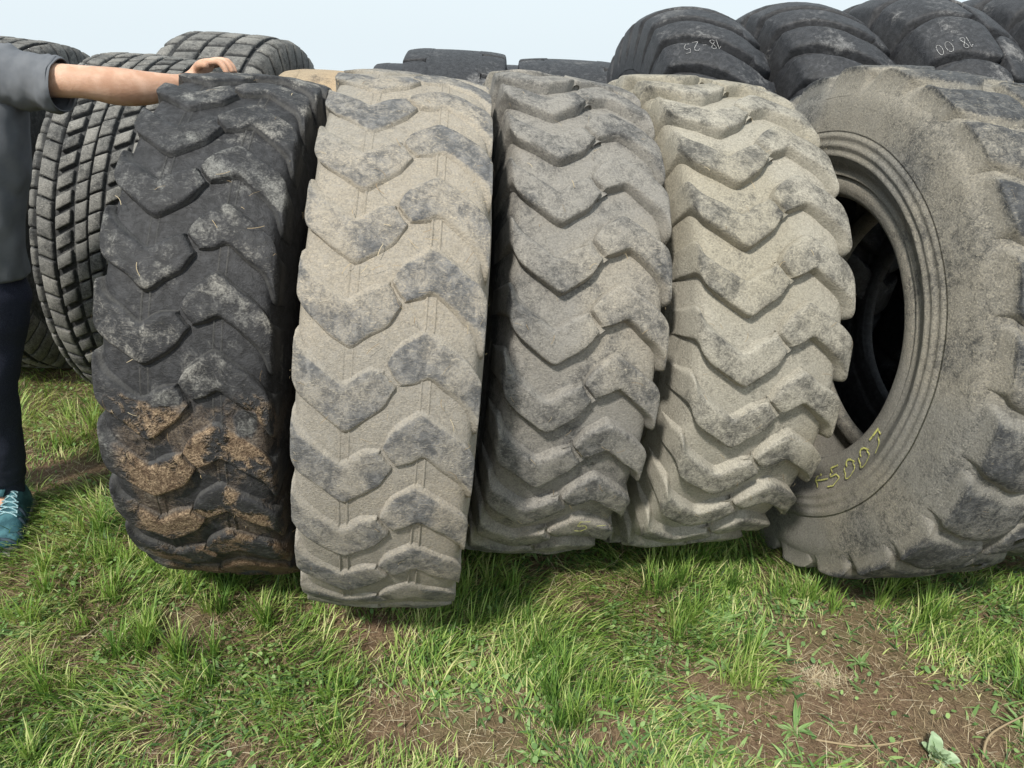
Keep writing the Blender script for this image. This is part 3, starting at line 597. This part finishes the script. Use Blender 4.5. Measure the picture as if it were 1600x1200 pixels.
# ------------------------------------------------------------------ grass and ground cover
BARE = [(-.88, 1.59, .09), (-.24, 1.28, .13), (-.36, 1.55, .12), (.01, 1.30, .12), (.30, 1.26, .11), (1.10, 1.82, .10), (1.06, 1.68, .13), (1.04, 1.38, .22), (1.16, 1.33, .16), (.84, 1.30, .12), (-1.65, 2.32, .10), (.1, 1.9, .12), (-.85, 1.17, .12), (.62, 1.22, .14), (-.05, 1.5, .07), (1.35, 1.45, .12), (.95, 1.5, .1), (-.62, 1.2, .07)]
LUSH = [(-1.05, 1.30, .20), (-1.02, 1.50, .10), (-.44, 1.27, .13), (.08, 1.58, .10), (.14, 1.46, .08), (.18, 1.36, .07), (.31, 1.43, .08), (.50, 1.92, .14), (.62, 1.86, .14), (.54, 1.65, .12), (.70, 1.52, .10), (.95, 1.84, .13), (1.35, 1.68, .14), (1.46, 1.58, .12), (-.80, 1.41, .12), (-1.29, 1.64, .2), (-.87, 1.72, .14), (-.70, 1.68, .14), (-.05, 1.72, .12), (-1.65, 2.6, .25), (-1.8, 2.9, .3), (-1.4, 1.9, .2), (-1.1, 1.8, .15), (1.3, 1.9, .14)]
def density(x, y):
    P = np.stack([x, y, 0*x], -1); d = .78+.55*fbm(P*3.4, 61, 3)-.11*np.clip((x-.1), -1.2, 1.0)
    for bx, by, r in LUSH: d = np.maximum(d, 1.15*np.exp(-((x-bx)**2+(y-by)**2)/(r*r)))
    for bx, by, r in BARE: d = d-.72*np.exp(-((x-bx)**2+(y-by)**2)/(r*r))
    return np.clip(d, .03, 1.0)
def scatter(n, thin, lo=(-2.9, .95), hi=(2.3, 4.2), pw=1.0, inv=False):
    X = []; c_ = 0
    while c_ < n:
        x = RNG.uniform(lo[0], hi[0], n*2); y = RNG.uniform(lo[1], hi[1], n*2)
        k = (np.abs(x) < .35+.95*y) & (RNG.random(n*2) < np.clip((2.0/np.maximum(y, 1.0))**2.5, .05, 1))
        d = density(x, y); d = 1-d if inv else d
        k &= RNG.random(n*2) < d**pw*thin
        X.append(np.stack([x[k], y[k]], 1)); c_ += k.sum()
    return np.concatenate(X)[:n]
def blades(root, head, L, wd, a0, a1, twist, k=4, z0=-.004):
    n = len(root); P = np.concatenate([root, (terrain_z(root[:, 0], root[:, 1])+z0)[:, None]], 1)
    hx, hy = np.cos(head), np.sin(head); sx, sy = -np.sin(head+twist), np.cos(head+twist)
    V = np.zeros((n, 2*k+1, 3)); prof = np.array([.75, 1.0, .9, .62, .4])
    for i in range(k+1):
        wv = wd*prof[i] if i < k else 0
        if i < k:
            V[:, 2*i] = P+np.stack([-sx*wv, -sy*wv, 0*sx], 1)/2; V[:, 2*i+1] = P+np.stack([sx*wv, sy*wv, 0*sx], 1)/2
        else: V[:, 2*k] = P
        a = a0+(a1-a0)*(i/k)
        P = P+np.stack([np.sin(a)*hx, np.sin(a)*hy, np.cos(a)], 1)*(L/k)[:, None]
        P[:, 2] = np.maximum(P[:, 2], terrain_z(P[:, 0], P[:, 1])+.003)
    b = (np.arange(n)*(2*k+1))[:, None]
    Q = np.concatenate([np.stack([b[:, 0]+2*i, b[:, 0]+2*i+1, b[:, 0]+2*i+3, b[:, 0]+2*i+2], 1) for i in range(k-1)])
    Tt = np.stack([b[:, 0]+2*k-2, b[:, 0]+2*k-1, b[:, 0]+2*k], 1)
    tt = np.tile(np.repeat(np.arange(k+1)/k, [2]*k+[1]), n)
    return V.reshape(-1, 3), [Q, Tt], tt
def leaf_mat(name, cols, transl=.35, rough=.55, dry=None):
    t = NT(name); c_ = t.attr('c'); tt = t.attr('t'); v = t.coord()
    r = t.n('ShaderNodeValToRGB'); t.put(r.inputs[0], c_)
    while len(r.color_ramp.elements) < len(cols): r.color_ramp.elements.new(.5)
    for i, (p, cc) in enumerate(cols): r.color_ramp.elements[i].position = p; r.color_ramp.elements[i].color = (*cc, 1)
    col = r.outputs[0]
    if dry: col = t.mix(t.step(tt, .25, 0.0, 0, .55), col, dry)
    t.fin(col, rough, None, .35)
    tr = t.n('ShaderNodeBsdfTranslucent'); t.put(tr.inputs[0], t.mix(1.0, col, (1.0, 1.0, .55), 'MULTIPLY')); ms = t.n('ShaderNodeMixShader'); ms.inputs[0].default_value = transl
    t.l(t.b.outputs[0], ms.inputs[1]); t.l(tr.outputs[0], ms.inputs[2]); t.l(ms.outputs[0], t.out.inputs[0])
    return t.m
M_GRASS = leaf_mat('grass_blade', [(0, (.045, .10, .022)), (.35, (.145, .275, .05)), (.7, (.33, .47, .11)), (1.0, (.64, .64, .31))], .35, .5, (.34, .33, .14))
M_STRAW = leaf_mat('dry_straw', [(0, (.10, .065, .04)), (.4, (.25, .18, .105)), (.8, (.44, .35, .22)), (1.0, (.62, .55, .40))], .15, .8)
M_WEED = leaf_mat('weed_leaf', [(0, (.06, .13, .05)), (.5, (.15, .265, .085)), (1.0, (.30, .44, .16))], .25, .5)
M_PALE = leaf_mat('pale_leaf', [(0, (.26, .38, .22)), (1.0, (.50, .62, .42))], .25, .5)

U = lambda n, a, b: RNG.uniform(a, b, n)
parts = []; tts = []; cs = []
def add_blades(root, head, L, wd, a0, a1, cc, k=4):
    V, F, tt = blades(root, head, L, wd, a0, a1, U(len(root), -.5, .5), k); parts.append((V, F)); tts.append(tt); cs.append(np.repeat(np.clip(cc, 0, 1), 2*k+1))
n = 76000; r = scatter(n, 1.0); dn = density(r[:, 0], r[:, 1])
flow = 3*fbm(np.concatenate([r, 0*r[:, :1]], 1)*2.2, 91, 2)
add_blades(r, flow+U(n, -1.3, 1.3), U(n, .025, .095)*(.45+.8*dn), U(n, .0015, .0042), U(n, .2, 1.2), U(n, .9, 1.9), .52+.32*RNG.normal(size=n)+.28*vnoise(np.concatenate([r, 0*r[:, :1]], 1)*7, 5), 4)
# coarser meadow all around
n = 70000; x = RNG.uniform(-7.5, 7.0, n); y = RNG.uniform(-1.5, 10, n); k_ = ((np.abs(x) > .30+.93*y) | (y < 1.0) | (y > 4.1)) & (RNG.random(n) < .25+.75*density(x, y)); r = np.stack([x, y], 1)[k_]; n = len(r)
add_blades(r, U(n, 0, 6.283), U(n, .05, .13), U(n, .004, .008), U(n, .1, .9), U(n, .7, 1.8), .5+.25*RNG.normal(size=n), 3)
# taller upright tufts
for bx, by, rr in LUSH:
    for q in range(int(3+rr*26)):
        ang = random.uniform(0, 6.283); rad = rr*math.sqrt(random.random())*.95; cx, cy = bx+rad*math.cos(ang), by+rad*math.sin(ang)
        m_ = random.randint(16, 42); ro = np.stack([cx+RNG.normal(0, .010, m_), cy+RNG.normal(0, .010, m_)], 1)
        hd = U(m_, 0, 6.283); base = random.uniform(.25, .75)
        add_blades(ro, hd, U(m_, .06, .15)*random.uniform(.7, 1.15), U(m_, .0020, .0042), U(m_, .02, .35), U(m_, .3, 1.3), base+.18*RNG.normal(size=m_), 4)
V, F = join(parts)
tag(ob('grass', np_mesh('grass', V, F, {'t': np.concatenate(tts), 'c': np.concatenate(cs)}), M_GRASS), 'mixed green grass in tufts and matted patches on brown soil', 'grass', kind='stuff')
parts, tts, cs = [], [], []
n = 26000; r = scatter(n, 1.0, pw=.6, inv=True); add_blades(r, U(n, 0, 6.283), U(n, .02, .085), U(n, .0009, .0020), U(n, 1.15, 1.6), U(n, 1.3, 1.75), U(n, 0, 1)**1.2, 3)
n = 16000; r = scatter(n, 1.0); add_blades(r, U(n, 0, 6.283), U(n, .03, .11), U(n, .001, .0024), U(n, .9, 1.5), U(n, 1.3, 1.8), U(n, .2, 1), 3)
m_ = 260; ro = np.stack([.90+RNG.normal(0, .035, m_), 1.51+RNG.normal(0, .02, m_)], 1); add_blades(ro, U(m_, 0, 6.28), U(m_, .02, .06), U(m_, .001, .002), U(m_, 1.0, 1.5), U(m_, 1.2, 1.7), U(m_, .8, 1), 3)
V, F = join(parts)
tag(ob('dry_straw', np_mesh('dry_straw', V, F, {'t': np.concatenate(tts), 'c': np.concatenate(cs)}), M_STRAW), 'thin dry straw lying matted over the bare soil', 'straw', kind='stuff')
# flattened lance shaped leaves lying among the grass
parts, tts, cs = [], [], []
n = 15000; r = scatter(n, 1.0, lo=(-1.4, .95), hi=(2.0, 2.6), pw=.7); ck = fbm(np.concatenate([r, 0*r[:, :1]], 1)*4.5, 115, 2)+.35*np.clip(r[:, 0], -1, 1); r = r[ck > .0]; n = len(r)
add_blades(r, U(n, 0, 6.283), U(n, .025, .07), U(n, .005, .0105), U(n, .7, 1.3), U(n, 1.2, 1.9), U(n, 0, 1), 4)
V, F = join(parts)
tag(ob('leaf_litter', np_mesh('leaf_litter', V, F, {'t': np.concatenate(tts), 'c': np.concatenate(cs)}), M_WEED), 'flattened lance shaped green leaves lying among the grass', 'leaves', kind='stuff')
# small round leaves (chickweed, clover) hugging the ground
n = 17000; r = scatter(n, 1.0, pw=.5); cl = fbm(np.concatenate([r, 0*r[:, :1]], 1)*6, 15, 2); r = r[cl > -.05]; n = len(r)
a = np.linspace(0, 2*np.pi, 7)[:-1]; sz = U(n, .003, .009); tx, ty = U(n, -.6, .6), U(n, -.6, .6); el_ = U(n, .5, 1.0)
rot = U(n, 0, 6.28)[:, None]; dx = sz[:, None]*np.cos(a+0*rot); dy = (sz*el_)[:, None]*np.sin(a+0*rot)
x = r[:, :1]+dx*np.cos(rot)-dy*np.sin(rot); y = r[:, 1:]+dx*np.sin(rot)+dy*np.cos(rot); z = (terrain_z(r[:, 0], r[:, 1])+U(n, .006, .03))[:, None]+(x-r[:, :1])*tx[:, None]+(y-r[:, 1:])*ty[:, None]
V = np.stack([x, y, z], -1).reshape(-1, 3); F = (np.arange(n)*6)[:, None]+np.arange(6)
tag(ob('ground_cover', np_mesh('ground_cover', V, F, {'t': np.ones(len(V)), 'c': np.repeat(U(n, .3, 1), 6)}, smooth=False), M_WEED), 'small round weed leaves creeping between the grass', 'weeds', kind='stuff')
# crumbs of soil
n = 2600; r = scatter(n, 1.0, inv=True); P = np.concatenate([r, terrain_z(r[:, 0], r[:, 1])[:, None]], 1); sz = (.0012+.006*RNG.random(n)**4)
oct_ = np.array([[1, 0, 0], [-1, 0, 0], [0, 1, 0], [0, -1, 0], [0, 0, .8], [0, 0, -.8]]); of = np.array([[0, 2, 4], [2, 1, 4], [1, 3, 4], [3, 0, 4], [2, 0, 5], [1, 2, 5], [3, 1, 5], [0, 3, 5]])
V = P[:, None]+(oct_[None]*(1+.5*RNG.normal(size=(n, 6, 3))))*sz[:, None, None]; F = (np.arange(n)*6)[:, None, None]+of[None]
tag(ob('soil_crumbs', np_mesh('soil_crumbs', V.reshape(-1, 3), F.reshape(-1, 3), smooth=False), M_SOIL), 'crumbs of brown soil scattered on the bare patches', 'soil', kind='stuff')

# broad leaved rosettes: each a plant with its leaves
def leaf_mesh(L, wd, curl, seed, rnd=False):
    q = np.linspace(0, 1, 9); wv = (np.sin(np.pi*np.clip(q, .02, .985)**(.8 if rnd else .75))**(.55 if rnd else .9))*wd/2; wv = np.maximum(wv, .0012)
    if rnd: wv *= np.clip(.25+q*1.6, 0, 1)
    c5 = np.array([-1, -.5, 0, .5, 1]); V = []
    for qi, w_ in zip(q, wv):
        an = .95-curl*qi; y = 0
        V.append(np.stack([c5*w_, np.full(5, L*qi*(1-.12*curl*qi)), L*(.42*qi-curl*.42*qi*qi)+np.abs(c5)*w_*.35+.002*np.sin(9*qi+c5*3+seed)], 1))
    V = np.concatenate(V)
    return np_mesh('leaf', V, grid_faces(9, 5, flip=True), {'t': np.repeat(np.clip(q+.3, 0, 1), 5), 'c': np.clip(.45+.25*np.abs(np.tile(c5, 9))+.15*math.sin(seed*2.1), 0, 1)})
LEAVES = [leaf_mesh(.085, .013, .8, 1), leaf_mesh(.065, .014, 1.0, 2), leaf_mesh(.10, .012, .9, 3), leaf_mesh(.05, .014, .6, 4), leaf_mesh(.075, .011, .5, 7)]
for me in LEAVES: me.materials.append(M_WEED)
PALES = [leaf_mesh(.045, .028, .5, 5, True), leaf_mesh(.035, .024, .3, 6, True)]
for me in PALES: me.materials.append(M_PALE)
def rosette(name, label, cat, group, x, y, meshes, n, scale, lift=1.0):
    e = bpy.data.objects.new(name, None); COL.objects.link(e); e.location = (x, y, float(terrain_z(np.array([x]), np.array([y]))[0])); e.rotation_euler = (random.uniform(-.25, .25), random.uniform(-.25, .25), random.uniform(0, 6)); e.empty_display_size = .03
    tag(e, label, cat, group)
    for i in range(n):
        o = ob('leaf', meshes[i % len(meshes)], None, e); o.rotation_euler = (random.uniform(-.15, .35)*lift, random.uniform(-.35, .35), i*2.399+random.uniform(-.6, .6)); s_ = scale*random.uniform(.5, 1.2); o.scale = (s_, s_, s_)
G_R = 'plantain rosettes in the grass'
for lab, x, y, n, s_ in (
        ('grey green plantain rosette in front of the tan tire', -.16, 1.57, 9, 1.0), ('plantain rosette midway in front of the cream tire', .38, 1.58, 9, 1.0),
        ('plantain rosette just below another, in front of the cream tire', .43, 1.48, 8, .95), ('broad plantain in grass to the lower left of the big open tire', .66, 1.70, 10, 1.15),
        ('plantain at the bottom, left of the dry straw clump', .55, 1.40, 9, 1.0), ('plantain crowded beside a broad one near the big open tire', .76, 1.62, 9, 1.0),
        ('plantain on bare soil in front of the big open tire', 1.03, 1.58, 9, .95), ('plantain below the right rim of the big open tire', 1.33, 1.77, 9, 1.0),
        ('plantain in shade under the big open tire', 1.27, 1.90, 9, 1.0), ('small plantain low in the middle on straw', -.14, 1.37, 8, .8),
        ('long leaved plantain left of the lying dry stalk', .76, 1.33, 7, .9), ('plantain at the bottom edge below the tan tire', .09, 1.21, 8, .85), ('plantain at the right picture edge on soil', 1.36, 1.37, 7, .8),
        ('plantain in the shadow right of the tan tire', .0, 1.70, 8, .9), ('plantain in front of the gap between grey and cream tires', .33, 1.74, 8, .9), ('plantain among grass right of the yellow tuft', .62, 1.52, 8, .9)):
    rosette('plantain', lab, 'plant', G_R, x, y, LEAVES, n+7, s_*.9)
rosette('pale_weed', 'pale round leaved weed at the bottom right edge', 'plant', None, 1.07, 1.255, PALES, 34, 1.25, 2.6)
def stalk(label, pts, r):
    S = smooth_curve([(x, y, float(terrain_z(np.array([x]), np.array([y]))[0])+z) for x, y, z in pts], 14); c0 = S[0].copy(); V, F = tube(S-c0, np.linspace(r, r*.6, 14), 6)
    o = ob('dry_stalk', np_mesh('dry_stalk', V, F, {'t': np.ones(len(V)), 'c': np.full(len(V), .62)}), M_STRAW); o.location = c0; tag(o, label, 'stalk', 'dry stalks on the soil')
stalk('dry stalk lying on soil left of the pale weed', [(.80, 1.30, .01), (.92, 1.285, .012), (1.06, 1.305, .014)], .0032)
stalk('curved dry stalk at the lower right picture edge', [(1.19, 1.26, .01), (1.24, 1.32, .03), (1.37, 1.385, .035)], .0035)
stalk('short dry stalk hanging at the foot of the big open tire', [(1.245, 1.90, .055), (1.215, 1.865, .035), (1.185, 1.83, .0)], .0022)
for tr_, TT, nn in ((t1, T1, 40), (t2, T2, 90), (t3, T3, 60), (t4, T4, 60), (t5, T5, 50)): fibres(tr_, TT, nn, nn, M_STRAW)
